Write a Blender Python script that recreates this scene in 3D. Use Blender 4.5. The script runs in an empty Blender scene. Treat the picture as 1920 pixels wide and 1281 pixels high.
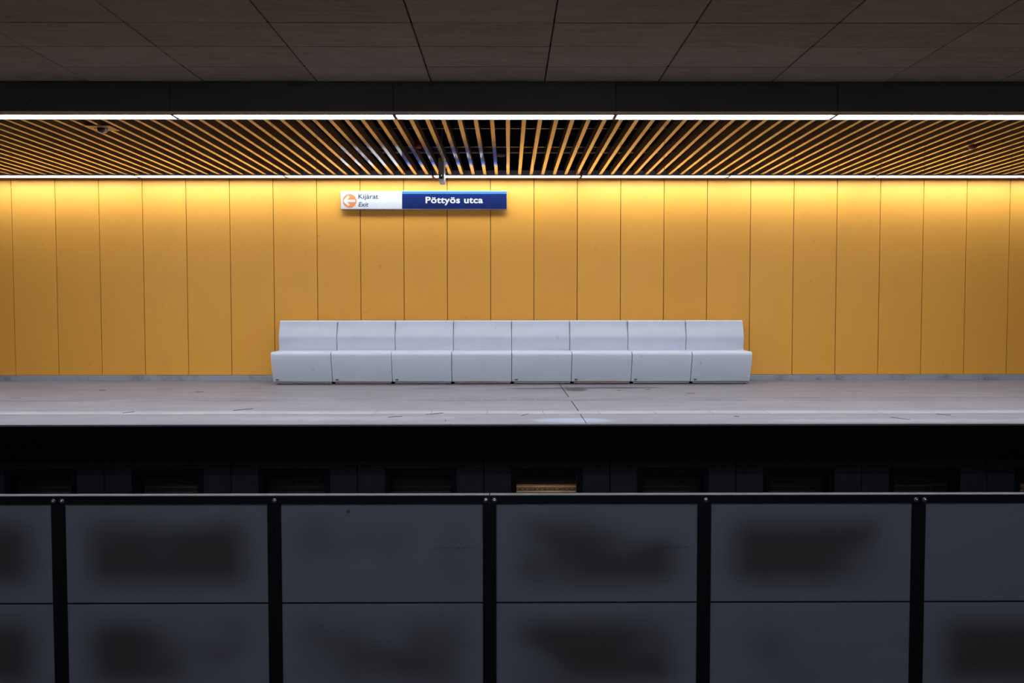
import bpy, bmesh, math, random
from mathutils import Vector, Matrix

random.seed(7)
SC = bpy.context.scene
COL = SC.collection
PI = math.pi
H = 1.007                       # camera height above the platform floor (z = 0)

# ------------------------------------------------------------------ camera
cam = bpy.data.cameras.new('camera')
cam_ob = bpy.data.objects.new('camera', cam)
COL.objects.link(cam_ob)
cam.sensor_fit = 'HORIZONTAL'
cam.sensor_width = 36.0
cam.lens = 1493.0 / 1920.0 * 36.0
cam.clip_start = 0.05
cam.clip_end = 200
pitch, yaw, roll = math.radians(2.206), math.radians(0.27), math.radians(0.04)
cam_ob.matrix_world = (Matrix.Translation((0, 0, H)) @ Matrix.Rotation(-yaw, 4, 'Z')
                       @ Matrix.Rotation(PI / 2 - pitch, 4, 'X') @ Matrix.Rotation(-roll, 4, 'Z'))
SC.camera = cam_ob

# ------------------------------------------------------------------ world + exposure
world = bpy.data.worlds.new('world')
SC.world = world
world.use_nodes = True
world.node_tree.nodes['Background'].inputs[0].default_value = (0.5, 0.6, 0.8, 1)
world.node_tree.nodes['Background'].inputs[1].default_value = 0.0
SC.view_settings.view_transform = 'Standard'
SC.view_settings.look = 'None'
SC.view_settings.gamma = 1
SC.view_settings.exposure = 0.0
SC.view_settings.use_curve_mapping = False
LAMP_FAR = 63.0                 # radiance of the linear lights at the far track side
LAMP_WALL = 20.5                # of those along the golden wall
LAMP_NEAR = 16.0                # and of those over the near platform
LAMP_COLOR = (0.86, 0.93, 1.0, 1)

# ------------------------------------------------------------------ tagging
def tag(o, label=None, cat=None, group=None, kind=None):
    if label: o['label'] = label
    if cat: o['category'] = cat
    if group: o['group'] = group
    if kind: o['kind'] = kind
    return o

def empty(name, loc, label, cat, group=None):
    o = bpy.data.objects.new(name, None)
    o.empty_display_size = 0.1
    COL.objects.link(o)
    o.location = loc
    return tag(o, label, cat, group)

# ------------------------------------------------------------------ mesh builder
class MB:
    def __init__(s):
        s.bm = bmesh.new()

    def box(s, x0, x1, y0, y1, z0, z1):
        v = [s.bm.verts.new(p) for p in ((x0, y0, z0), (x1, y0, z0), (x1, y1, z0), (x0, y1, z0),
                                         (x0, y0, z1), (x1, y0, z1), (x1, y1, z1), (x0, y1, z1))]
        for f in ((0, 3, 2, 1), (4, 5, 6, 7), (0, 1, 5, 4), (1, 2, 6, 5), (2, 3, 7, 6), (3, 0, 4, 7)):
            s.bm.faces.new([v[i] for i in f])
        return s

    def prism_x(s, prof, x0, x1):
        """closed profile of (y, z) points extruded along x"""
        a = [s.bm.verts.new((x0, y, z)) for y, z in prof]
        b = [s.bm.verts.new((x1, y, z)) for y, z in prof]
        n = len(prof)
        for i in range(n):
            j = (i + 1) % n
            s.bm.faces.new((a[i], a[j], b[j], b[i]))
        s.bm.faces.new(a[::-1])
        s.bm.faces.new(b)
        return s

    def prism_y(s, prof, y0, y1):
        """closed profile of (x, z) points extruded along y"""
        a = [s.bm.verts.new((x, y0, z)) for x, z in prof]
        b = [s.bm.verts.new((x, y1, z)) for x, z in prof]
        n = len(prof)
        for i in range(n):
            j = (i + 1) % n
            s.bm.faces.new((a[i], a[j], b[j], b[i]))
        s.bm.faces.new(a[::-1])
        s.bm.faces.new(b)
        return s

    def cyl(s, c, r0, r1, h, axis='Z', n=24):
        """truncated cone from c along +axis"""
        rot = {'Z': Matrix.Identity(4), 'Y': Matrix.Rotation(-PI / 2, 4, 'X'), 'X': Matrix.Rotation(PI / 2, 4, 'Y')}[axis]
        m = Matrix.Translation(c) @ rot @ Matrix.Translation((0, 0, h / 2))
        bmesh.ops.create_cone(s.bm, cap_ends=True, segments=n, radius1=r0, radius2=r1, depth=h, matrix=m)
        return s

    def lathe(s, c, prof, axis='Z', n=32):
        """(radius, height) profile spun round the axis through c"""
        rings = []
        for r, h in prof:
            ring = []
            for i in range(n):
                a = 2 * PI * i / n
                p = (r * math.cos(a), r * math.sin(a), h)
                if axis == 'Y': p = (p[0], p[2], p[1])
                ring.append(s.bm.verts.new((c[0] + p[0], c[1] + p[1], c[2] + p[2])))
            rings.append(ring)
        for a, b in zip(rings, rings[1:]):
            for i in range(n):
                j = (i + 1) % n
                s.bm.faces.new((a[i], a[j], b[j], b[i]))
        s.bm.faces.new(rings[0][::-1])
        s.bm.faces.new(rings[-1])
        return s

    def tube(s, pts, r, n=8):
        pts = [Vector(p) for p in pts]
        rings = []
        for i, p in enumerate(pts):
            d = (pts[min(i + 1, len(pts) - 1)] - pts[max(i - 1, 0)]).normalized()
            u = d.cross(Vector((0, 0, 1)))
            if u.length < 1e-3: u = d.cross(Vector((1, 0, 0)))
            u.normalize()
            w = d.cross(u)
            rings.append([s.bm.verts.new(p + (u * math.cos(2 * PI * k / n) + w * math.sin(2 * PI * k / n)) * r) for k in range(n)])
        for a, b in zip(rings, rings[1:]):
            for i in range(n):
                j = (i + 1) % n
                s.bm.faces.new((a[i], a[j], b[j], b[i]))
        s.bm.faces.new(rings[0][::-1])
        s.bm.faces.new(rings[-1])
        return s

    def build(s, name, mat, parent=None, bevel=0, seg=2, smooth=False, label=None):
        bmesh.ops.recalc_face_normals(s.bm, faces=s.bm.faces)
        me = bpy.data.meshes.new(name)
        s.bm.to_mesh(me)
        s.bm.free()
        me.materials.append(mat)
        if smooth:
            for p in me.polygons: p.use_smooth = True
            me.set_sharp_from_angle(angle=math.radians(40))
        o = bpy.data.objects.new(name, me)
        COL.objects.link(o)
        if parent is not None: o.parent = parent
        if bevel:
            b = o.modifiers.new('bevel', 'BEVEL')
            b.width = bevel
            b.segments = seg
            b.limit_method = 'ANGLE'
        if label: o['label'] = label
        return o

def copy_tree(o, parent=None):
    c = o.copy()
    COL.objects.link(c)
    c.parent = parent
    for ch in [k for k in TREE.get(o.name, [])]:
        copy_tree(ch, c)
    return c

TREE = {}
def remember(root):
    """note the children of a finished thing so that copy_tree can find them"""
    for ob in list(bpy.data.objects):
        if ob.parent is not None:
            TREE.setdefault(ob.parent.name, [])
            if ob not in TREE[ob.parent.name]: TREE[ob.parent.name].append(ob)
    return root

# ------------------------------------------------------------------ materials
class NT:
    def __init__(s, name):
        s.m = bpy.data.materials.new(name)
        s.m.use_nodes = True
        s.t = s.m.node_tree
        s.b = s.t.nodes['Principled BSDF']
        s.tc = None

    def n(s, kind, **kw):
        nd = s.t.nodes.new(kind)
        for k, v in kw.items(): setattr(nd, k, v)
        return nd

    def link(s, a, b): s.t.links.new(a, b)

    def coord(s, scale=(1, 1, 1), loc=(0, 0, 0), world=True):
        if world:
            src = s.n('ShaderNodeNewGeometry').outputs['Position']
        else:
            src = s.n('ShaderNodeTexCoord').outputs['Object']
        mp = s.n('ShaderNodeMapping')
        mp.inputs['Scale'].default_value = scale
        mp.inputs['Location'].default_value = loc
        s.link(src, mp.inputs['Vector'])
        return mp.outputs[0]

    def noise(s, vec, scale=5, detail=4, rough=0.5, lo=0.35, hi=0.65):
        nd = s.n('ShaderNodeTexNoise')
        nd.inputs['Scale'].default_value = scale
        nd.inputs['Detail'].default_value = detail
        nd.inputs['Roughness'].default_value = rough
        s.link(vec, nd.inputs['Vector'])
        return s.rng(nd.outputs[0], lo, hi, 0, 1)

    def rng(s, v, a, b, c, d):
        r = s.n('ShaderNodeMapRange')
        r.interpolation_type = 'SMOOTHSTEP'
        s.link(v, r.inputs[0])
        for i, q in enumerate((a, b, c, d)): r.inputs[i + 1].default_value = q
        return r.outputs[0]

    def math(s, op, a, b=None):
        m = s.n('ShaderNodeMath', operation=op)
        for i, q in enumerate((a, b)):
            if q is None: continue
            if isinstance(q, (int, float)): m.inputs[i].default_value = q
            else: s.link(q, m.inputs[i])
        return m.outputs[0]

    def mix(s, fac, a, b, mode='MIX'):
        m = s.n('ShaderNodeMix', data_type='RGBA', blend_type=mode)
        if isinstance(fac, (int, float)): m.inputs[0].default_value = fac
        else: s.link(fac, m.inputs[0])
        for i, q in ((6, a), (7, b)):
            if isinstance(q, tuple): m.inputs[i].default_value = q if len(q) == 4 else (*q, 1)
            else: s.link(q, m.inputs[i])
        return m.outputs[2]

    def bump(s, h, strength=0.2, dist=0.01):
        b = s.n('ShaderNodeBump')
        b.inputs['Strength'].default_value = strength
        b.inputs['Distance'].default_value = dist
        s.link(h, b.inputs['Height'])
        s.link(b.outputs[0], s.b.inputs['Normal'])

    def done(s, color=None, rough=0.5, metal=0.0, spec=None):
        if isinstance(color, tuple): s.b.inputs['Base Color'].default_value = (*color[:3], 1)
        elif color is not None: s.link(color, s.b.inputs['Base Color'])
        if isinstance(rough, (int, float)): s.b.inputs['Roughness'].default_value = rough
        else: s.link(rough, s.b.inputs['Roughness'])
        s.b.inputs['Metallic'].default_value = metal
        if spec is not None: s.b.inputs['Specular IOR Level'].default_value = spec
        return s.m

def plain(name, c, rough=0.5, metal=0.0, var=0.12, scale=14, spec=None):
    m = NT(name)
    f = m.noise(m.coord(), scale, 3, 0.5, 0.3, 0.7)
    return m.done(m.mix(f, tuple(x * (1 - var) for x in c), tuple(min(1, x * (1 + var)) for x in c)), rough, metal, spec)

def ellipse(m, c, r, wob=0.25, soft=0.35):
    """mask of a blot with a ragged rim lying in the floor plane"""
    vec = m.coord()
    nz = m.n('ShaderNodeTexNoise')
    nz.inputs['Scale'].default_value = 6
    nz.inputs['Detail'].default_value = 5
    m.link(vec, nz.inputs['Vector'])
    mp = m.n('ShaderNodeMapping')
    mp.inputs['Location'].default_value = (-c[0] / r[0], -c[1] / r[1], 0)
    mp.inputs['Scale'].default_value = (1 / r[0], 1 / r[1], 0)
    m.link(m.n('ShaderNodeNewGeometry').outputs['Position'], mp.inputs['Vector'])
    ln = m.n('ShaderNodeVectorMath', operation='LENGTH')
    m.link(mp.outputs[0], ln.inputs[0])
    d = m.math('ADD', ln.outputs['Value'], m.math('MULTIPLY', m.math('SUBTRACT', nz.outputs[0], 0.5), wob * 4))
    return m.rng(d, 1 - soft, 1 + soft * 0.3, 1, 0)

M = {}
# golden wall panels: satin lacquer, a little difference from sheet to sheet, faint smudges
PW, PX0 = 0.6234, -0.2525
m = NT('golden_panel')
sx = m.n('ShaderNodeSeparateXYZ'); m.link(m.n('ShaderNodeNewGeometry').outputs['Position'], sx.inputs[0])
idx = m.math('FLOOR', m.math('DIVIDE', m.math('SUBTRACT', sx.outputs[0], PX0), PW))
wn = m.n('ShaderNodeTexWhiteNoise', noise_dimensions='1D'); m.link(idx, wn.inputs['W'])
base = m.mix(wn.outputs['Value'], (0.86, 0.385, 0.050), (0.91, 0.42, 0.060))
smudge = m.noise(m.coord((1, 1, 0.6)), 1.6, 5, 0.6, 0.55, 0.8)
base = m.mix(m.math('MULTIPLY', smudge, 0.22), base, (0.55, 0.29, 0.06))
spot = m.noise(m.coord(), 9, 2, 0.5, 0.72, 0.78)
base = m.mix(m.math('MULTIPLY', spot, 0.25), base, (0.40, 0.22, 0.06))
M['gold'] = m.done(base, 0.5, 0, 0.45)

M['gap_dark'] = plain('joint_shadow_backing', (0.020, 0.012, 0.006), 0.8)
# lacquered metal slats
m = NT('slat_lacquer')
f = m.noise(m.coord((1, 0.2, 1)), 20, 3)
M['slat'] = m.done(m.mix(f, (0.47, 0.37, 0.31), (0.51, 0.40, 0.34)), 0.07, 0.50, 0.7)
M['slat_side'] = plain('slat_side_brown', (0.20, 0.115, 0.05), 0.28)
M['plate_tan'] = plain('tan_lacquered_plate', (0.50, 0.30, 0.14), 0.3)
M['black'] = plain('matt_black', (0.010, 0.010, 0.011), 0.7)
M['plenum'] = plain('black_plenum_paint', (0.012, 0.012, 0.014), 0.9)
M['carrier'] = plain('black_carrier_profile', (0.03, 0.028, 0.025), 0.25, 0.6)
M['galv'] = plain('galvanised_steel', (0.42, 0.42, 0.43), 0.35, 0.8)
M['galv_warm'] = plain('shaded_zinc_tray', (0.13, 0.10, 0.075), 0.6, 0.2)  # tray face given a shaded tone, darker than its lip
M['lip'] = plain('lit_zinc_lip', (0.62, 0.56, 0.50), 0.4, 0.3)  # lip lines painted bright for the light they catch
M['alu'] = plain('anodised_aluminium', (0.55, 0.57, 0.60), 0.35, 0.7)
M['housing'] = plain('luminaire_housing', (0.30, 0.32, 0.36), 0.4, 0.3)

m = NT('fascia_metal')
f = m.noise(m.coord((0.6, 1, 1)), 1.4, 4, 0.5, 0.3, 0.7)
M['fascia'] = m.done(m.mix(f, (0.10, 0.092, 0.085), (0.13, 0.12, 0.115)), 0.55)

# brown cement-bonded wood boards of the track ceiling
m = NT('wood_cement_board')
streak = m.noise(m.coord((1.2, 9, 1)), 3.0, 8, 0.65, 0.35, 0.7)
grain = m.noise(m.coord((14, 60, 1)), 4.0, 4, 0.7, 0.3, 0.7)
c = m.mix(streak, (0.34, 0.265, 0.20), (0.25, 0.175, 0.115))
c = m.mix(m.math('MULTIPLY', grain, 0.6), c, (0.17, 0.115, 0.075))
sx = m.n('ShaderNodeSeparateXYZ'); m.link(m.n('ShaderNodeNewGeometry').outputs['Position'], sx.inputs[0])
bi = m.math('FLOOR', m.math('DIVIDE', m.math('SUBTRACT', sx.outputs[0], 0.346), 1.073))
bj = m.math('FLOOR', m.math('DIVIDE', m.math('SUBTRACT', sx.outputs[1], 7.153), 0.5425))
wn = m.n('ShaderNodeTexWhiteNoise', noise_dimensions='1D')
m.link(m.math('ADD', m.math('MULTIPLY', bi, 7.31), m.math('MULTIPLY', bj, 3.77)), wn.inputs['W'])
c = m.mix(m.math('MULTIPLY', wn.outputs['Value'], 0.35), c, (0.40, 0.33, 0.28))
mott = m.noise(m.coord((1, 2.5, 1)), 2.0, 6, 0.7, 0.45, 0.75)
c = m.mix(m.math('MULTIPLY', mott, 0.4), c, (0.22, 0.14, 0.08))
M['ceil'] = m.done(c, 0.85)
m.bump(grain, 0.5, 0.004)

# platform floor
def floor_mat(name, a, b, stains=()):
    m = NT(name)
    f = m.noise(m.coord((0.7, 2.4, 1)), 1.7, 8, 0.62, 0.35, 0.68)
    c = m.mix(f, a, b)
    fine = m.noise(m.coord(), 70, 3, 0.7, 0.35, 0.7)
    c = m.mix(m.math('MULTIPLY', fine, 0.35), c, tuple(x * 0.66 for x in a))
    mid = m.noise(m.coord((1, 2.2, 1)), 16, 6, 0.75, 0.5, 0.72)
    c = m.mix(m.math('MULTIPLY', mid, 0.30), c, tuple(x * 1.35 for x in b))
    cr = m.noise(m.coord((1, 3, 1)), 5.5, 6, 0.7, 0.66, 0.74)
    c = m.mix(m.math('MULTIPLY', cr, 0.35), c, tuple(x * 0.6 for x in a))
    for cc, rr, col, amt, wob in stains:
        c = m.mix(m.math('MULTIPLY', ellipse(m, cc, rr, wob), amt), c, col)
    m.bump(fine, 0.15, 0.002)
    return m.done(c, 0.62, 0, 0.35)

M['floor'] = floor_mat('terrazzo_floor', (0.195, 0.185, 0.208), (0.25, 0.23, 0.25), [
    ((0.38, 10.30), (0.48, 0.09), (0.06, 0.06, 0.066), 0.9, 0.12),
    ((0.86, 10.20), (0.16, 0.30), (0.06, 0.055, 0.055), 1.0, 0.10),
    ((1.35, 10.38), (0.80, 0.12), (0.065, 0.065, 0.07), 0.9, 0.2),
    ((-1.0, 10.32), (0.30, 0.06), (0.11, 0.11, 0.12), 0.7, 0.2),
    ((-3.30, 10.37), (0.20, 0.07), (0.12, 0.10, 0.08), 0.8, 0.2),
    ((0.2, 9.6), (1.6, 0.25), (0.24, 0.25, 0.30), 0.35, 0.6),
])
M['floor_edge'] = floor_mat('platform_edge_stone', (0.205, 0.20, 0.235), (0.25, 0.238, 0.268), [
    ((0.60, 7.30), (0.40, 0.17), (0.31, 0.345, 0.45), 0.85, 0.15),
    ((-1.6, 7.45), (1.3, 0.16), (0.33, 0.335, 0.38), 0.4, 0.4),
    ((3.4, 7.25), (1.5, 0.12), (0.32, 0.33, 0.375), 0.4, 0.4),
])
M['floor_back'] = floor_mat('wall_border_stone', (0.18, 0.18, 0.212), (0.225, 0.22, 0.255))
M['tactile'] = floor_mat('worn_tactile_tile', (0.17, 0.17, 0.205), (0.25, 0.243, 0.28))
M['stripe'] = floor_mat('white_safety_stripe', (0.36, 0.345, 0.38), (0.285, 0.27, 0.30))
m = NT('stone_skirting')
sm = m.noise(m.coord((1, 1, 1)), 2.2, 6, 0.65, 0.5, 0.72)
M['skirt'] = m.done(m.mix(sm, (0.36, 0.355, 0.41), (0.20, 0.19, 0.195)), 0.7)
M['seam'] = plain('dirty_joint', (0.06, 0.05, 0.045), 0.9)

# bench
m = NT('white_cast_shell')
f = m.noise(m.coord(), 3.2, 6, 0.6, 0.45, 0.75)
g = m.noise(m.coord(), 7.0, 4, 0.6, 0.66, 0.74)
c = m.mix(m.math('MULTIPLY', f, 0.35), (0.59, 0.61, 0.70), (0.51, 0.53, 0.61))
c = m.mix(m.math('MULTIPLY', g, 0.25), c, (0.27, 0.265, 0.285))
M['bench'] = m.done(c, 0.42, 0, 0.4)
M['plinth'] = plain('beige_plinth', (0.22, 0.19, 0.155), 0.7)
M['plinth_red'] = plain('brownish_plinth', (0.24, 0.145, 0.115), 0.7)
M['marker'] = plain('faded_marker', (0.05, 0.05, 0.06), 0.7)
M['seal'] = plain('grey_joint_seal', (0.24, 0.24, 0.26), 0.8)
M['badge'] = plain('badge_dark_blue', (0.02, 0.03, 0.08), 0.4)
M['badge_pale'] = plain('badge_pale', (0.36, 0.42, 0.52), 0.4)

# sign
M['white'] = plain('sign_white', (0.58, 0.59, 0.615), 0.6, var=0.01, spec=0.1)
M['blue'] = plain('sign_dark_blue', (0.0085, 0.019, 0.098), 0.35, var=0.03, spec=0.1)
M['lightblue'] = plain('sign_light_blue', (0.050, 0.19, 0.56), 0.35, var=0.03, spec=0.1)
M['orange'] = plain('sign_orange', (0.66, 0.215, 0.075), 0.35, var=0.02, spec=0.1)
M['greytext'] = plain('sign_grey_blue_text', (0.030, 0.042, 0.10), 0.4, var=0.02, spec=0.1)
M['red'] = plain('red_plastic', (0.16, 0.005, 0.008), 0.3)
M['grey_box'] = plain('grey_enclosure', (0.30, 0.27, 0.26), 0.5)
M['pale_box'] = plain('pale_enclosure_side', (0.75, 0.79, 0.80), 0.35)
M['dark_glass'] = plain('dark_dome', (0.010, 0.011, 0.014), 0.08)
M['rubber'] = plain('dark_litter', (0.07, 0.062, 0.06), 0.7)
M['twig'] = plain('brown_litter', (0.13, 0.10, 0.075), 0.8)

# fence
m = NT('fence_frame_paint')
sp = m.noise(m.coord(), 60, 2, 0.5, 0.74, 0.78)
M['frame'] = m.done(m.mix(m.math('MULTIPLY', sp, 0.5), (0.0065, 0.007, 0.010), (0.05, 0.052, 0.06)), 0.42, 0, 0.25)
M['rail_top'] = plain('pale_rail_top', (0.21, 0.205, 0.235), 0.7)  # upper rail face set paler than the frame paint
M['bolt'] = plain('bolt_steel', (0.55, 0.57, 0.62), 0.22, 0.9)

m = NT('perforated_sheet')
sx = m.n('ShaderNodeSeparateXYZ'); m.link(m.n('ShaderNodeNewGeometry').outputs['Position'], sx.inputs[0])
hx = m.math('COSINE', m.math('MULTIPLY', sx.outputs[0], 2 * PI / 0.0104))
hz = m.math('COSINE', m.math('MULTIPLY', sx.outputs[2], 2 * PI / 0.0062))
hole = m.rng(m.math('MULTIPLY', hx, hz), 0.15, 0.35, 0, 1)
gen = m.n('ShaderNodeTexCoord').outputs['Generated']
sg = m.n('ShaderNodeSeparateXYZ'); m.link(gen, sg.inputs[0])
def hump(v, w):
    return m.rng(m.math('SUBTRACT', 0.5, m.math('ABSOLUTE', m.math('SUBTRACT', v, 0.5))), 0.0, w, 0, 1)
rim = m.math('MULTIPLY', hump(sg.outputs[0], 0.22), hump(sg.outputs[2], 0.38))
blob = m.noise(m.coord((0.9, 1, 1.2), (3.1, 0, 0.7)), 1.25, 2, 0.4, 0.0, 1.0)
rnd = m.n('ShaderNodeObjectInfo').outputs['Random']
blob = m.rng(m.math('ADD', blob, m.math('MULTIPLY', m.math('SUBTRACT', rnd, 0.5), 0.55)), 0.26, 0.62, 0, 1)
mid_dark = m.math('MULTIPLY', rim, blob)  # panel darker in noisy patches that fade out towards its edges
c = m.mix(mid_dark, (0.23, 0.24, 0.30), (0.085, 0.083, 0.088))
scr = m.noise(m.coord((3, 1, 12)), 4, 6, 0.7, 0.70, 0.76)
c = m.mix(m.math('MULTIPLY', scr, 0.2), c, (0.10, 0.10, 0.12))
c = m.mix(m.math('MULTIPLY', hole, 0.8), c, (0.003, 0.003, 0.004))
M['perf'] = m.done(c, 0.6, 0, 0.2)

# under-platform wall
M['edge_black'] = plain('black_platform_edge', (0.0022, 0.0023, 0.0035), 0.7, spec=0.08)
M['metal_panel'] = plain('dark_metal_cladding', (0.036, 0.038, 0.056), 0.5, spec=0.25)
M['metal_band'] = plain('brown_grey_band', (0.060, 0.052, 0.040), 0.6, spec=0.2)
M['win_frame'] = plain('blue_black_window_frame', (0.0045, 0.005, 0.012), 0.45, spec=0.2)
M['void'] = plain('brown_void_wall', (0.035, 0.025, 0.018), 0.9)
M['ballast'] = plain('dark_track_bed', (0.035, 0.033, 0.032), 0.95, var=0.4, scale=30)
M['red_cable'] = plain('red_brown_cable', (0.12, 0.025, 0.012), 0.5)
m = NT('insect_screen')
sx = m.n('ShaderNodeSeparateXYZ'); m.link(m.n('ShaderNodeNewGeometry').outputs['Position'], sx.inputs[0])
wx = m.math('GREATER_THAN', m.math('COSINE', m.math('MULTIPLY', sx.outputs[0], 2 * PI / 0.0085)), 0.72)
wz = m.math('GREATER_THAN', m.math('COSINE', m.math('MULTIPLY', sx.outputs[2], 2 * PI / 0.0085)), 0.72)
wire = m.math('MAXIMUM', wx, wz)
m.link(wire, m.b.inputs['Alpha'])
M['screen'] = m.done((0.012, 0.012, 0.014), 0.6)

def emitter(name, strength, color=LAMP_COLOR):
    m = NT(name)
    m.b.inputs['Emission Color'].default_value = color
    m.b.inputs['Emission Strength'].default_value = strength
    return m.done((0.8, 0.8, 0.8), 0.4)
M['lamp'] = emitter('lit_diffuser', LAMP_FAR)
M['lamp_wall'] = emitter('lit_diffuser_wall', LAMP_WALL)
M['lamp_near'] = emitter('lit_diffuser_near', LAMP_NEAR)
M['led'] = emitter('green_led', 3.0, (0.25, 1.0, 0.12, 1))

# ================================================================== SETTING
XL, XR = -10.5, 10.5
YE, YW = 7.046, 11.5            # far platform edge and far wall
YF = 4.55                       # fence between the tracks
def mir(y): return 2 * YF - y   # the near platform mirrors the far one
def struct(o): o['kind'] = 'structure'; return o

# --- far wall: golden sheets with dark joints over a backing
def golden_wall(name, ys, yb, flip=False):
    b = MB()
    k0 = int((XL - PX0) / PW) - 1
    for k in range(k0, -k0 + 3):
        x = PX0 + k * PW
        if x > XR or x + PW < XL: continue
        b.box(x + 0.0045, x + PW - 0.0045, min(ys, ys + (0.02 if not flip else -0.02)), max(ys, ys + (0.02 if not flip else -0.02)), 0.084, 3.05)
    o = struct(b.build(name, M['gold'], None, 0.0015, 1))
    bk = MB().box(XL, XR, min(ys + (0.02 if not flip else -0.02), yb), max(ys + (0.02 if not flip else -0.02), yb), 0.0, 3.05)
    bk.build('joint_backing', M['gap_dark'], o)
    return o
golden_wall('wall_back', YW, YW + 0.12)

# skirting stones
b = MB()
for x0 in [-11.2 + 2.574 * i for i in range(9)]:
    b.box(x0 + 0.002, x0 + 2.572, YW - 0.03, YW + 0.06, 0.0, 0.078)
struct(b.build('baseboard_back', M['skirt'], None, 0.002, 1))

# --- far floor
def slabs(name, y0, y1, z1, mat, cuts, gap=0.004, z0=-0.05):
    b = MB()
    cs = [XL] + [c for c in cuts if XL < c < XR] + [XR]
    for a, c in zip(cs, cs[1:]):
        b.box(a + gap / 2, c - gap / 2, y0, y1, z0, z1)
    return struct(b.build(name, mat))
exp_j = [0.705 - 9.0, 0.705, 0.705 + 9.0]
struct(MB().box(XL, XR, YE + 0.02, YW + 0.12, -0.32, -0.012).build('floor', M['seam']))
slabs('floor_slab', 8.875, 11.10, 0.0, M['floor'], exp_j, 0.012, -0.012)
slabs('floor_slab', 7.975, 8.865, 0.0, M['floor'], exp_j, 0.012, -0.012)
def grid(off, p): return [off + p * i for i in range(-40, 60)]
slabs('floor_border', 11.104, YW, 0.0, M['floor_back'], grid(0.3, 1.24), 0.004, -0.012)
# tactile strip: tiles with low bars
b = MB()
for x in grid(0.0, 0.304):
    if x < XL or x > XR - 0.3: continue
    for j in range(6):
        y0 = 8.888 + j * 0.058
        x0 = x + 0.012 + 0.006 * (j % 2)
        b.box(x0, x + 0.304 - 0.010, y0, y0 + 0.040, -0.012, 0.0018)
struct(MB().box(XL, XR, 8.869, 9.25, -0.012, 0.0003).build('trim_1', M['tactile']))
struct(b.build('trim_2', M['tactile'], None, 0.0012, 1))
slabs('trim_3', 7.725, 7.971, 0.0015, M['stripe'], grid(0.345, 0.553), 0.004, -0.012)
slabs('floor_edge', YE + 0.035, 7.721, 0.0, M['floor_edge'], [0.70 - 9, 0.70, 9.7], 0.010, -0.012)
# edge nosing and black face of the platform slab
struct(MB().box(XL, XR, YE, YE + 0.031, -0.02, 0.0).build('trim_4', M['floor_back'], None, 0.006, 2))
struct(MB().box(XL, XR, YE + 0.004, YE + 0.10, -0.332, -0.0205).build('trim_5', M['edge_black']))

# --- under-platform wall with windows
YU = 7.40
WC = [0.361 + 1.1815 * k for k in range(-6, 7)]       # window centres
WW, WZ0, WZ1 = 0.665, -1.02, -0.472
b = MB(); bb = MB()
for c in WC:
    xa, xb = c - 1.1815 / 2 + 0.004, c + 1.1815 / 2 - 0.004
    b.box(xa, c - WW / 2, YU, YU + 0.03, -1.30, -0.464)
    b.box(c + WW / 2, xb, YU, YU + 0.03, -1.30, -0.464)
    b.box(c - WW / 2, c + WW / 2, YU, YU + 0.03, -1.30, WZ0)
    b.box(c - WW / 2, c + WW / 2, YU, YU + 0.03, WZ1 + 0.001, -0.464)
    bb.box(xa, xb, YU + 0.002, YU + 0.03, -0.460, -0.32)
wt = struct(b.build('wall_under_platform', M['metal_panel'], None, 0.002, 1))
bb.build('upper_band', M['metal_band'], wt)
b = MB()
for c in WC[:-1]:
    x = c + 1.1815 / 2
    b.box(x - 0.03, x + 0.03, YU + 0.031, YU + 0.06, -1.3, -0.32)
b.box(XL, XR, YU + 0.031, YU + 0.062, WZ1 + 0.001, -0.32)
b.build('joint_backing', M['black'], wt)
for i, c in enumerate(WC[1:-1]):
    b = MB()
    t = 0.048
    x0, x1 = c - WW / 2, c + WW / 2
    y0, y1 = YU - 0.012, YU + 0.15
    b.box(x0, x1, y0, y1, WZ1 - t, WZ1)
    b.box(x0, x1, y0, y1, WZ0, WZ0 + t)
    b.box(x0, x0 + t, y0, y1, WZ0 + t, WZ1 - t)
    b.box(x1 - t, x1, y0, y1, WZ0 + t, WZ1 - t)
    w = struct(b.build('window_%d' % (i + 1), M['win_frame'], None, 0.002, 1))
    MB().box(x0 + t, x1 - t, YU + 0.128, YU + 0.130, WZ0 + t, WZ1 - t).build('window_screen', M['screen'], w)
# the void behind it
b = MB().box(XL, XR, 9.0, 9.1, -1.3, -0.32)
for c in WC[:-1]:
    x = c + 1.1815 / 2
    b.box(x - 0.09, x + 0.09, 7.60, 7.88, -1.3, -0.32)  # piers added to keep lamp light out of neighbouring bays
struct(b.build('wall_void', M['void']))
struct(MB().box(XL, XR, mir(9.1), 9.1, -1.42, -1.30).build('floor_track_bed', M['ballast']))

# --- ceiling over the tracks: brown boards
ZC = 3.17
b = MB()
rows = [7.60 + 0.0] + [7.153 - 0.5425 * k for k in range(0, 11)] + [mir(7.60)]
rows = [r for r in rows if r >= mir(7.60) - 1e-6]
for ya, yb in zip(rows, rows[1:]):
    if ya - yb < 0.02: continue
    for k in range(-11, 12):
        x = 0.346 + 1.073 * k
        sag = random.uniform(0, 0.004)
        b.box(x + 0.006, x + 1.067, yb + 0.0035, ya - 0.0035, ZC - sag, ZC + 0.03)
ce = struct(b.build('ceiling', M['ceil'], None, 0.003, 1))
b = MB()
for ya in rows[1:]:
    b.box(XL, XR, ya - 0.005, ya + 0.005, ZC + 0.0005, ZC + 0.03)
b.build('board_seams', plain('brown_seam', (0.05, 0.03, 0.02), 0.9), ce)
MB().box(XL, XR, mir(7.66), 7.66, ZC + 0.035, ZC + 0.12).build('joint_backing', M['black'], ce)

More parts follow.
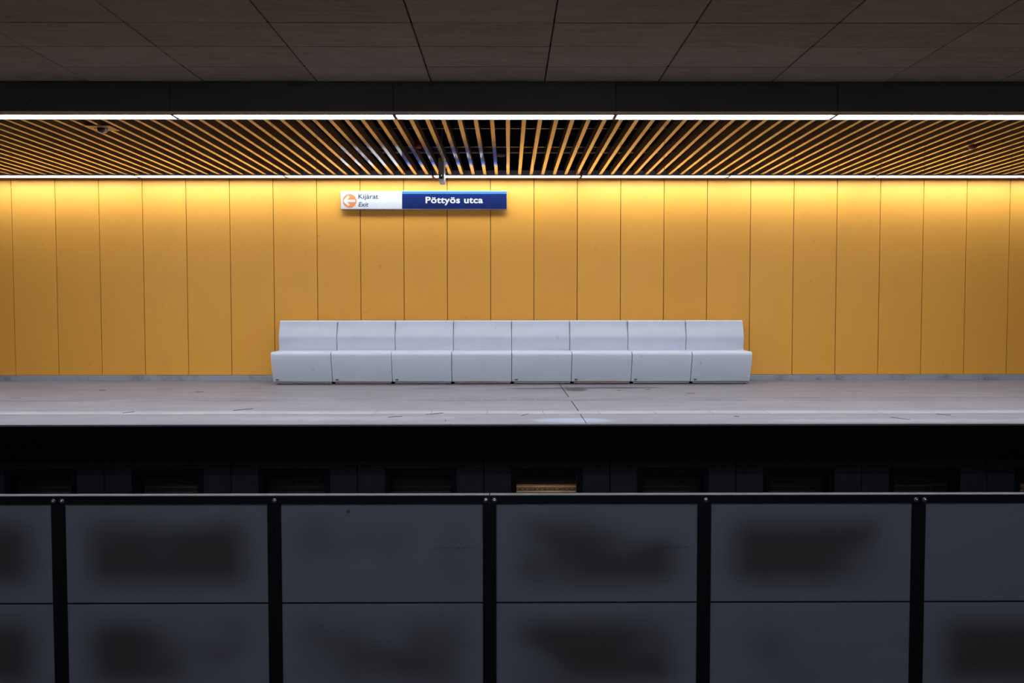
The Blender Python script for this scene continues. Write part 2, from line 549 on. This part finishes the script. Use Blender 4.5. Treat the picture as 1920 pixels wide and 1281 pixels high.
# fascia above the lights
def fascia(name, y0, y1):
    b = MB()
    for k in range(-6, 6):
        x = 1.022 + 2.108 * k
        b.box(x + 0.002, x + 2.106, y0, y1, 2.894, 3.20)
    return struct(b.build(name, M['fascia'], None, 0.001, 1))
fs = fascia('trim_6', 7.62, 7.728)
b = MB()
for k in range(-4, 4):
    for d in (0.14, 0.76, 1.38, 1.97):
        b.cyl((1.022 + 2.108 * k + d, 7.6185, 2.96), 0.006, 0.006, 0.0015, 'Y', 10)
b.build('fascia_screws', M['black'], fs)

# plenum above the slats
struct(MB().box(XL, XR, 7.64, YW + 0.12, 3.9, 4.0).box(XL, XR, 7.64, 7.68, 3.205, 3.9)
       .box(XL, XR, YW, YW + 0.12, 3.05, 3.9).box(XL, XR, 11.47, YW, 3.0, 3.06).build('ceiling_plenum', M['plenum']))
# dark closing trims between lights, slats and wall
struct(MB().box(XL, XR, 7.900, 7.944, 2.893, 2.99).build('trim_7', M['housing']))
struct(MB().box(XL, XR, 11.36, 11.497, 2.94, 2.99).build('trim_9', M['fascia']))

# --- near platform, behind and below the camera
struct(MB().box(XL, XR, mir(YW), mir(YE), -0.32, 0.0).build('floor_near', M['floor']))
struct(MB().box(XL, XR, mir(7.43), mir(7.40), -1.30, -0.32).build('wall_near_track', M['metal_panel']))
struct(MB().box(XL, XR, mir(YW + 0.12), mir(YW), 0.0, 3.05).build('wall_front', plain('grey_cladding', (0.30, 0.31, 0.34), 0.5)))
fascia('trim_10', mir(7.64), mir(7.62))
struct(MB().box(XL, XR, mir(11.2), mir(7.99), 2.93, 3.0).build('ceiling_near', M['plate_tan']))
struct(MB().box(XL, XR, mir(YW + 0.12), mir(7.64), 3.10, 3.2).build('ceiling_near_plenum', M['plenum']))

# ================================================================== LIGHTS
def make_light(mat, label, group, hw=0.078, wrap=False, L=2.11):
    root = empty('linear_ceiling_light', (0, 0, 0), label, 'light', group)
    b = MB()                    # tray of the housing: back, two lips and two end caps
    ho = hw + 0.014
    b.box(-L / 2 + 0.006, L / 2 - 0.006, -ho + 0.004, ho - 0.004, 0.036, 0.07)
    if not wrap: b.box(-L / 2 + 0.006, L / 2 - 0.006, -ho, -ho + 0.008, -0.004, 0.07)
    b.box(-L / 2 + 0.006, L / 2 - 0.006, ho - 0.008, ho, -0.008, 0.07)
    b.build('housing', M['housing'], root)
    for sgn in (-1, 1):
        x = sgn * (L / 2 - 0.012)
        MB().box(x - 0.006, x + 0.006, -ho, ho, -0.005 if not wrap else 0.0, 0.07).build('end_cap', M['housing'], root)
    bb = MB()                   # diffuser with rounded corners at its ends
    xa = L / 2 - 0.026
    pts = [(-xa, -hw + 0.03), (-xa + 0.03, -hw), (xa - 0.03, -hw), (xa, -hw + 0.03), (xa, hw - 0.03), (xa - 0.03, hw), (-xa + 0.03, hw), (-xa, hw - 0.03)]
    vb = [bb.bm.verts.new((x, y, 0.0)) for x, y in pts]
    vt = [bb.bm.verts.new((x, y, 0.012 if not wrap else 0.034)) for x, y in pts]
    bb.bm.faces.new(vb)
    bb.bm.faces.new(vt)
    for i in range(8):
        j = (i + 1) % 8
        bb.bm.faces.new((vb[i], vb[j], vt[j], vt[i]))
    bb.build('diffuser', mat, root)
    remember(root)
    return root
ordn = ['leftmost', 'second from the left', 'third from the left', 'fourth from the left', 'fifth from the left', 'sixth from the left', 'seventh from the left', 'rightmost']
LZ = 2.893
JX = 1.033
l0 = make_light(M['lamp'], '', '', 0.068, L=2.133)
def light_row(proto, y, ks, labels, group, z=LZ, jx=JX, p=2.11):
    for k, lb in zip(ks, labels):
        o = proto if not proto.get('placed') else copy_tree(proto)
        proto['placed'] = 1
        if 'placed' in o: pass
        o.location = (jx + p * (k - 0.5), y, z)
        o['label'] = lb
        o['group'] = group
        o['category'] = 'light'
row1 = ['white linear light under the fascia, beyond the left edge of the view'] + \
       ['lit white linear light under the dark fascia, %s of five' % w for w in ('leftmost', 'second from left', 'middle one', 'second from right', 'rightmost')] + \
       ['white linear light under the fascia, beyond the right edge of the view']
light_row(l0, 7.815, range(-3, 4), row1, 'linear lights under the dark fascia at the track side', LZ, 1.037, 2.133)
row2 = ['linear light atop the golden wall, beyond the left edge'] + \
       ['lit linear light atop the golden wall, %s of seven' % w for w in ('leftmost', 'second from left', 'third from left', 'middle one above the sign', 'third from right', 'second from right', 'rightmost')] + \
       ['linear light atop the golden wall, beyond the right edge']
lw = make_light(M['lamp_wall'], '', '', 0.070, L=2.078)
light_row(lw, 11.265, range(-4, 5), row2, 'linear lights along the top of the golden wall', 2.895, 1.025, 2.078)
l1 = make_light(M['lamp_near'], '', '')
light_row(l1, mir(7.871), range(-2, 3), ['linear light above the near platform edge, %s' % w for w in ('far left', 'left', 'straight above the viewer', 'right', 'far right')], 'linear lights above the near platform edge')
light_row(l1, mir(11.325), range(-2, 3), ['linear light along the wall behind the viewer, %s' % w for w in ('far left', 'left', 'centre', 'right', 'far right')], 'linear lights along the wall behind the viewer')
for o in bpy.data.objects:
    if 'placed' in o: del o['placed']

# ================================================================== SLATTED CEILING
SP = 0.1602
sl_root = empty('slatted_ceiling', (0, 9.6, 2.9), 'suspended ceiling of tan lacquered slats hanging above the platform', 'ceiling slats')
n_slat = 48
proto = MB()
# U-shaped section, open at the top
w, hgt, th = 0.021, 0.095, 0.0015
for (x0, x1, z0, z1) in ((-w, w, 0, th), (-w, -w + th, th, hgt), (w - th, w, th, hgt)):
    proto.box(x0, x1, 7.946 - 9.6, 11.176 - 9.6, z0, z1)
s0 = proto.build('slat', M['slat'], sl_root)
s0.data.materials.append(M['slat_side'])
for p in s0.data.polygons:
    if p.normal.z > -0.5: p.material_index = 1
for k in range(-n_slat, n_slat + 1):
    o = s0 if k == -n_slat else s0.copy()
    if k != -n_slat:
        COL.objects.link(o)
        o.parent = sl_root
    o.location = (-0.001 + SP * k, 0, 0)
for y in (8.78, 9.76):
    MB().box(-7.9, 7.9, y - 9.6 - 0.012, y - 9.6 + 0.012, 0.0955, 0.125).build('carrier_rail', M['carrier'], sl_root)

# things seen in and above the slats
def cable_tray(loc, length, mat, label, slot=0.0497, hh=0.05):
    root = empty('cable_tray', loc, label, 'cable tray')
    b = MB()
    n = int(length / slot)
    x0 = -n * slot / 2
    b.box(x0, -x0, 0, 0.10, 0, 0.002)
    b.box(x0, -x0, 0, 0.002, 0, hh * 0.35)
    b.box(x0, -x0, 0, 0.002, hh * 0.6, hh)
    lp = MB().box(x0, -x0, -0.001, 0.014, hh + 0.0002, hh + 0.004).box(x0, -x0, -0.006, 0.0, -0.004, 0.004)
    for i in range(n):
        b.box(x0 + i * slot, x0 + i * slot + slot * 0.62, 0, 0.002, hh * 0.35, hh * 0.6)
    b.box(x0, -x0, 0.098, 0.10, 0, hh)
    b.build('tray', mat, root)
    lp.build('lip', M['lip'] if mat == M['galv_warm'] else M['housing'], root)
    c = MB()
    for j, r in enumerate((0.008, 0.006, 0.009)):
        c.tube([(x0 + 0.3 + i * 0.5, 0.03 + 0.022 * j + 0.004 * math.sin(i * 2.1 + j), 0.003 + r) for i in range(int(length / 0.5))], r)
    c.build('cables', M['black'], root, smooth=True)
    return root
cable_tray((0, 10.62, 3.105), 13.0, plain('dull_tray', (0.10, 0.10, 0.11), 0.55, 0.4), 'thin metal cable tray above the ceiling slats in front of the wall lights', 0.16, 0.045)

r = empty('ceiling_loudspeaker', (-0.109, 10.5, 3.03), 'dark round loudspeaker half hidden above the ceiling slats, right of the station sign', 'loudspeaker')
MB().lathe((0, 0, 0), [(0.075, 0.0), (0.09, 0.012), (0.09, 0.08), (0.04, 0.10)], n=28).build('casing', plain('speaker_grey', (0.03, 0.03, 0.033), 0.6), r, smooth=True)
MB().cyl((0.12, 0, 0.03), 0.014, 0.014, 0.02).box(0.08, 0.13, -0.008, 0.008, 0.05, 0.06).build('bracket', M['galv'], r)
MB().cyl((0, 0, 0.10), 0.006, 0.006, 0.77).build('hanging_rod', M['black'], r)

# grey equipment box hanging through the slats above the sign
r = empty('hanging_monitor_box', (-0.862, 10.34, 2.677), 'small grey box with a green light hanging through the slats above the sign', 'equipment box')
MB().box(-0.036, 0.036, 0.0, 0.012, 0.03, 0.30).build('front_face', M['grey_box'], r, 0.003, 2)
MB().box(-0.033, 0.033, 0.012, 0.28, 0.012, 0.30).build('casing', M['pale_box'], r, 0.003, 2)
MB().prism_x([(0.0, 0.03), (0.03, 0.0), (0.28, 0.0), (0.28, 0.0115), (0.013, 0.0305)], -0.033, 0.033).build('bottom_plate', M['pale_box'], r)
MB().box(-0.018, 0.012, -0.002, 0.0, 0.035, 0.055).build('lens', M['dark_glass'], r)
MB().box(-0.008, 0.014, -0.002, 0.0, 0.068, 0.084).build('led_recess', M['black'], r)
MB().cyl((0.005, -0.0025, 0.076), 0.0045, 0.0045, 0.002, 'Y').build('green_led', M['led'], r)
MB().cyl((0.0, 0.14, 0.30), 0.010, 0.010, 0.92).build('hanging_rod', M['galv'], r)
MB().tube([(-0.02, 0.05, 0.30), (-0.05, 0.05, 0.40), (-0.045, 0.06, 0.52), (0.0, 0.13, 0.62)], 0.004).build('cable', M['galv'], r, smooth=True)

# dome camera on a tan plate
r = empty('dome_camera', (-4.2, 8.335, 2.9), 'dark dome camera on a tan square plate fixed under the slats at left', 'camera')
MB().box(-0.130, 0.134, -0.115, 0.115, -0.0045, -0.0005).build('mounting_plate', M['plate_tan'], r)
cup = [(0.052 * math.cos(a), -0.005 - 0.052 * math.sin(a)) for a in [i * PI / 2 / 8 for i in range(0, 8)]] + [(0.002, -0.0575)]
MB().lathe((0, 0.012, 0), cup, n=32).build('bezel', plain('pale_bezel', (0.60, 0.45, 0.32), 0.4), r, smooth=True)
dm = [(0.044 * math.cos(a), -0.005 - 0.046 * math.sin(a)) for a in [i * PI / 2 / 8 for i in range(0, 8)]] + [(0.002, -0.0515)]
MB().lathe((0, -0.010, 0), dm, n=32).build('dome', M['dark_glass'], r, smooth=True)
for sgn in (-1, 1):
    MB().cyl((sgn * 0.062, -0.02, -0.012), 0.006, 0.006, 0.008).build('screw', M['black'], r)

def red_alarm(loc, label, shade):
    r = empty('alarm_beacon', loc, label, 'alarm')
    MB().lathe((0, 0, 0), [(0.004, 0.0), (0.028, 0.006), (0.044, 0.020), (0.050, 0.040), (0.050, 0.075)], n=28).build('lens', M['red'], r, smooth=True)
    MB().cyl((0, 0, 0.075), 0.052, 0.052, 0.03).build('base', M['red'], r, smooth=True)
    MB().cyl((0, 0, 0.105), 0.006, 0.006, 0.78).build('hanging_rod', M['black'], r)
    if shade:
        MB().box(-0.045, 0.045, 0.055, 0.42, 0.045, 0.085).build('mount_shadow', M['black'], r)  # dark box standing in for the mount's shadow on the slat
    return r
red_alarm((-1.06, 9.5, 2.925), 'dark red alarm beacon seen between the slats, left of the station sign', False)
red_alarm((5.366, 9.25, 2.868), 'dark red alarm beacon poking below the slats near the right edge', True)

# ================================================================== BENCH MODULES
BX0, BWD = -3.228, 0.8188
def bench_profile():
    # (y, z) outline, front face leaning, rounded nose, seat, lumbar bulge, leaning back
    p = [(10.910, 0.034)]
    p += [(10.900, 0.06), (10.850, 0.20), (10.810, 0.33)]
    c = (10.850, 0.400); rr = 0.050
    for i in range(0, 9):
        a = math.radians(188 - i * 11.6)
        p.append((c[0] + rr * math.cos(a), c[1] + rr * math.sin(a)))
    p += [(10.92, 0.4515), (11.05, 0.4520), (11.165, 0.4525)]
    p += [(11.190, 0.4560), (11.202, 0.4700)]
    p += [(11.203, 0.50), (11.196, 0.55), (11.186, 0.60), (11.183, 0.628), (11.190, 0.66), (11.218, 0.74), (11.256, 0.835)]
    c = (11.282, 0.845); rr = 0.026
    for i in range(0, 7):
        a = math.radians(170 - i * 14)
        p.append((c[0] + rr * math.cos(a), c[1] + rr * math.sin(a)))
    p += [(11.34, 0.8715), (11.38, 0.866), (11.395, 0.85), (11.395, 0.034)]
    return p
PROF = bench_profile()
words = ['leftmost module', 'second module from left', 'third module from left', 'fourth module from left', 'fifth module from left',
         'sixth module from left', 'seventh module from left', 'rightmost module']
extra = ['at its free left end', 'with a small badge', 'with a small badge', 'scuffed and without a badge', 'with a small badge', 'with a small badge', 'with a small badge', 'at its free right end']
for i in range(8):
    xc = BX0 + BWD * (i + 0.5)
    r = empty('bench_module', (xc, 10.8, 0), 'white bench seat with backrest, %s, %s' % (words[i], extra[i]), 'bench', 'white bench modules along the golden wall')
    hw = BWD / 2 - 0.003
    b = MB()
    b.prism_x([(y - 10.8, z) for y, z in PROF], -hw, hw)
    b.build('seat_shell', M['bench'], r, 0.0075, 3, True)
    pm = M['plinth_red'] if i in (1, 3, 5) else M['plinth']
    MB().box(-hw + 0.03, hw - 0.012, 0.119, 0.56, 0.010, 0.0335).build('plinth', pm, r)
    for fx in (-hw + 0.08, hw - 0.06):
        for fy in (0.16, 0.50):
            MB().cyl((fx, fy, 0.0), 0.02, 0.02, 0.0098, n=16).build('foot', M['black'], r)
    if i < 7:
        x0 = BWD / 2 - 0.0028
        MB().box(x0, x0 + 0.0056, 0.13, 0.42, 0.05, 0.43).box(x0, x0 + 0.0056, 0.4205, 0.58, 0.05, 0.845).build('joint_seal', M['seal'], r)
    if i != 3:
        xb = -hw + 0.04
        bd = MB().box(xb, xb + 0.042, 0.0935, 0.099, 0.060, 0.072)
        # thin plate leaning with the front
        o = bd.build('badge', M['badge'], r)
        MB().box(xb, xb + 0.036, 0.0975, 0.103, 0.049, 0.058).build('badge_lower_strip', M['badge_pale'], r)

# ================================================================== STATION SIGN
SX0, SX1, SZ0, SZ1, SY = -2.392, -0.017, 2.455, 2.717, 11.450
sroot = empty('station_sign', ((SX0 + SX1) / 2, SY, SZ0), 'long wall sign, white exit half at left and dark blue station name half at right', 'sign')
ox = (SX0 + SX1) / 2
s_ = (SX1 - SX0) / 1498.0
def sx_(px): return SX0 + (px - 185) * s_ - ox
def sz_(py): return (SZ1 - SZ0) - (py - 182) * s_
MB().box(SX0 - ox, SX1 - ox, 0.0, 0.036, 0.0, SZ1 - SZ0).build('housing', M['alu'], sroot, 0.003, 2)
for hx in (-0.8, 0.8):
    MB().box(hx - 0.03, hx + 0.03, 0.036, 0.0495, 0.06, 0.20).build('wall_bracket', M['black'], sroot)
MB().box(sx_(189), sx_(738), -0.004, 0.0, sz_(341), sz_(186)).build('exit_panel', M['white'], sroot)
MB().box(sx_(738.5), sx_(1680), -0.004, 0.0, sz_(341), sz_(207)).build('name_panel', M['blue'], sroot)
MB().box(sx_(738.5), sx_(1680), -0.005, 0.0, sz_(206.5), sz_(184)).build('top_band', M['lightblue'], sroot)
disc = MB().cyl((sx_(266), -0.0055, sz_(270)), 62 * s_, 62 * s_, 0.0015, 'Y', 64).build('arrow_disc', M['orange'], sroot)
def stroke(b, p, q, w, y0, y1):
    p, q = Vector(p), Vector(q)
    d = (q - p).normalized()
    nrm = Vector((-d.y, d.x)) * w / 2
    b.prism_y([tuple(p + nrm), tuple(q + nrm), tuple(q - nrm), tuple(p - nrm)], y0, y1)
ab = MB()
P = lambda x, y: (sx_(x), sz_(y))
stroke(ab, P(222, 270), P(316, 270), 20 * s_, -0.0070, -0.0056)
stroke(ab, P(216, 272), P(262, 229), 20 * s_, -0.0072, -0.0056)
stroke(ab, P(216, 268), P(262, 311), 20 * s_, -0.0074, -0.0056)
ab.build('arrow', M['white'], disc)

def lettering(name, text, x0, x1, ztop, zbase, mat, parent, y, bold=0.0, shear=0.0, space=1.0, ref='K'):
    """text turned to mesh, fitted to its width and to the height of its capitals"""
    def mesh_of(t):
        cu = bpy.data.curves.new(name, 'FONT')
        cu.body = t
        cu.size = 1.0
        cu.offset = bold
        cu.shear = shear
        cu.space_character = space
        cu.resolution_u = 6
        cu.extrude = 0.01
        ob = bpy.data.objects.new(name + '_tmp', cu)
        COL.objects.link(ob)
        dg = bpy.context.evaluated_depsgraph_get()
        me = bpy.data.meshes.new_from_object(ob.evaluated_get(dg))
        bpy.data.objects.remove(ob)
        bpy.data.curves.remove(cu)
        return me
    mr = mesh_of(ref)
    cap = max(v.co.y for v in mr.vertices) - min(0, min(v.co.y for v in mr.vertices))
    bpy.data.meshes.remove(mr)
    me = mesh_of(text)
    xa = min(v.co.x for v in me.vertices)
    xb = max(v.co.x for v in me.vertices)
    kx = (x1 - x0) / (xb - xa)
    kz = (ztop - zbase) / cap
    for v in me.vertices:
        v.co = Vector((x0 + (v.co.x - xa) * kx, y - v.co.z * 0.06, zbase + v.co.y * kz))
    me.materials.clear()
    me.materials.append(mat)
    o = bpy.data.objects.new(name, me)
    COL.objects.link(o)
    o.parent = parent
    return o
lettering('exit_lettering', 'Kijárat', sx_(345), sx_(525), sz_(208), sz_(250), M['greytext'], sroot, -0.0052, 0.010)
lettering('exit_translation_lettering', 'Exit', sx_(345), sx_(436), sz_(281), sz_(321), M['greytext'], sroot, -0.0052, 0.005, 0.25, 1.0, 'E')
lettering('station_name_lettering', 'Pöttyös utca', sx_(950), sx_(1467), sz_(231), sz_(289), M['white'], sroot, -0.0052, 0.028, 0, 1.06, 'P')

# ================================================================== FENCE BETWEEN THE TRACKS
FP = 1.2425
ZT = -0.054
def fence_section(xs, label, bays=2):
    """two bays under one top rail, from joint xs"""
    r = empty('perforated_fence', (xs + bays * FP / 2, YF, -1.30), label, 'fence', 'perforated fence sections between the tracks')
    ox = -bays * FP / 2
    L = bays * FP
    oz = 1.30
    g = 0.0025
    b = MB().box(ox + g, ox + L - g, 0.0, 0.051, ZT - 0.0505 + oz, ZT - 0.003 + oz)
    rl = b.build('top_rail', M['frame'], r, 0.002, 2)
    MB().box(ox + g, ox + L - g, 0.0005, 0.0505, ZT - 0.0028 + oz, ZT + oz).build('rail_cap', M['rail_top'], rl, label='pale grey upper face of the rail')
    for k in range(bays):
        a = ox + k * FP
        for x0, x1 in ((a + 0.0001, a + 0.0385), (a + FP - 0.0385, a + FP - 0.0001)):
            MB().box(x0, x1, 0.002, 0.048, 0.0, ZT - 0.051 + oz).build('post', M['frame'], r, 0.0015, 1)
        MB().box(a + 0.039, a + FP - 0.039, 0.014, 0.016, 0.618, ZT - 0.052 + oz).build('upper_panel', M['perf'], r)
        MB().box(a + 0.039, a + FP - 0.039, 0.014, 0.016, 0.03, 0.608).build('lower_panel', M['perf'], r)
        MB().box(a + 0.039, a + FP - 0.039, 0.0165, 0.045, 0.600, 0.625).build('middle_rail', M['frame'], r)
        MB().box(a + 0.039, a + FP - 0.039, 0.004, 0.045, 0.0, 0.028).build('bottom_rail', M['frame'], r)
    def bolt(x):
        bl = MB()
        bl.lathe((x, 0.0, ZT - 0.030 + oz), [(0.0135, 0.0), (0.0135, -0.003), (0.0085, -0.0045), (0.0075, -0.010), (0.003, -0.0135)], 'Y', 20)
        bl.build('bolt', M['bolt'], r, smooth=True, label='shiny steel cap bolt')
    bolt(ox + 0.028)
    bolt(ox + L - 0.021)
    if bays == 2: bolt(ox + FP + 0.006)
    return r
X1 = -2.594
f1 = fence_section(X1 - 2 * FP, 'dark perforated fence section cut off by the left edge of the view')
f2 = fence_section(X1, 'dark perforated fence section of two bays, left of the centre joint')
f3 = fence_section(X1 + 2 * FP, 'dark perforated fence section of two bays, right of the centre joint')
f4 = fence_section(X1 + 4 * FP, 'dark perforated fence section cut off by the right edge of the view')
def scribble(x0, x1, z, parent):
    b = MB()
    rs = random.Random(int(x0 * 1000))
    x = x0
    while x < x1:
        w = rs.uniform(0.004, 0.020)
        h = rs.uniform(0.0005, 0.011)
        px, pz = parent.location.x, parent.location.z
        if True:
            for (a, c, e, f) in ((0, -h, 0.5 * w, h), (0.5 * w, h, w, -0.6 * h)):
                p, q = Vector((x + a - px, z + c - pz)), Vector((x + e - px, z + f - pz))
                d = (q - p).normalized()
                n = Vector((-d.y, d.x)) * 0.0008
                b.prism_y([tuple(p + n), tuple(q + n), tuple(q - n), tuple(p - n)], 0.0132, 0.0138)
        x += w
    b.build('marker_scribble', M['marker'], parent, label='faint illegible dark marker scribble')
scribble(-0.435, -0.185, -0.366, f2)
scribble(0.808, 1.06, -0.364, f3)
# round stud on the upper panel of the second bay
MB().lathe((-0.925 - (X1 + FP), 0.0138, -0.150 + 1.30), [(0.012, 0.0), (0.012, -0.002), (0.005, -0.003)], 'Y', 20).build('panel_stud', plain('stud_grey', (0.10, 0.10, 0.11), 0.4, 0.4), f2)

# ================================================================== THE VOID UNDER THE PLATFORM
cable_tray((0.2, 7.90, -0.800), 12.0, M['galv_warm'], 'perforated metal cable tray seen through the dark windows under the platform edge')
cable_tray((0.2, 8.35, -0.690), 12.0, M['galv_warm'], 'higher cable tray at the back of the void under the platform')
for j in range(3):
    x = -2.19 + 0.14 * j
    o = MB().tube([(x + 0.05 * math.sin(t * 0.5 + j), 8.1, -0.34 - 0.09 * t) for t in range(10)], 0.022).build('hanging_cable', M['red_cable'], smooth=True)
    tag(o, 'reddish cable hanging behind the third window, ' + ('left of three', 'middle of three', 'right of three')[j], 'cable', 'reddish cables behind the third window')
def bulkhead(x, y, power, z=-0.42, col=(1.0, 0.72, 0.46)):
    ld = bpy.data.lights.new('void_lamp', 'POINT')
    ld.energy = power
    ld.color = col
    ld.shadow_soft_size = 0.04
    o = bpy.data.objects.new('void_lamp', ld)
    COL.objects.link(o)
    o.location = (x, y, z)
bulkhead(0.36, 7.62, 13.0)
bulkhead(3.95, 8.15, 1.2)
bulkhead(-3.1, 7.70, 0.5)
bulkhead(-4.2, 7.7, 0.4)
bulkhead(5.1, 7.66, 3.0)
bulkhead(-1.9, 7.7, 0.15)

# ================================================================== LITTER ON THE PLATFORM
litter = [
    ((-2.781, 8.041), (-2.629, 8.171), 0.007, 'long dark strip lying across the white stripe, left of the bench end'),
    ((-3.805, 7.842), (-3.728, 7.924), 0.006, 'short thin strip on the white stripe towards the left'),
    ((-0.797, 7.69), (-0.641, 7.81), 0.008, 'dark strip lying on the white stripe below the middle of the bench'),
    ((-1.14, 7.501), (-1.014, 7.576), 0.006, 'bent thin strip near the platform edge left of centre'),
    ((-0.584, 7.348), (-0.570, 7.24), 0.006, 'tiny upright dark sliver at the platform edge'),
    ((0.127, 7.603), (0.198, 7.76), 0.007, 'short dark strip on the platform edge just right of centre'),
    ((2.149, 7.544), (2.189, 7.505), 0.008, 'small dark fleck near the platform edge below the bench right end'),
    ((3.608, 7.454), (3.71, 7.305), 0.006, 'long thin strip near the platform edge at right'),
    ((4.153, 7.68), (4.254, 7.60), 0.006, 'thin strip at the white stripe, farthest right of the litter'),
    ((-5.756, 9.206), (-5.638, 9.204), 0.010, 'dark sliver on the worn tactile strip at far left'),
    ((-3.902, 9.912), (-3.809, 9.911), 0.022, 'short dark strip on the floor left of the bench'),
    ((1.378, 10.05), (1.445, 10.049), 0.020, 'small dark strip before the sixth bench seat'),
    ((1.747, 10.114), (1.815, 10.113), 0.018, 'small dark strip before the seventh bench seat, nearest the bench'),
    ((2.168, 9.65), (2.271, 9.649), 0.018, 'flat grey strip before the rightmost bench seats'),
    ((-5.2, 10.12), (-5.12, 10.12), 0.020, 'small strip near the skirting at far left'),
]
for i, (a, c, w, lb) in enumerate(litter):
    a, c = Vector((*a, 0)), Vector((*c, 0))
    mid = (a + c) / 2
    d = (c - a) / 2
    b = MB()
    nrm = Vector((-d.y, d.x, 0)).normalized() * w / 2
    bow = nrm * (1.5 if i % 3 == 0 else -0.8)
    pts = [-d, -d * 0.4 + bow, d * 0.3 + bow, d]
    top = []
    for p in pts:
        top.append([b.bm.verts.new(p + sgn * nrm * (1 if abs(p.x) + abs(p.y) < d.length * 0.8 else 0.6) + Vector((0, 0, z))) for sgn in (-1, 1) for z in (0.0002, 0.004)])
    for q, t in zip(top, top[1:]):
        for u, v in ((0, 1), (1, 3), (3, 2), (2, 0)):
            b.bm.faces.new((q[u], q[v], t[v], t[u]))
    b.bm.faces.new((top[0][0], top[0][2], top[0][3], top[0][1]))
    b.bm.faces.new((top[-1][0], top[-1][1], top[-1][3], top[-1][2]))
    o = b.build('litter_strip', M['rubber'] if i % 2 == 0 else M['twig'])
    o.location = (mid.x, mid.y, 0.0016 if 7.7 < mid.y < 7.98 else 0.0)
    tag(o, lb, 'litter', 'litter scattered on the platform')
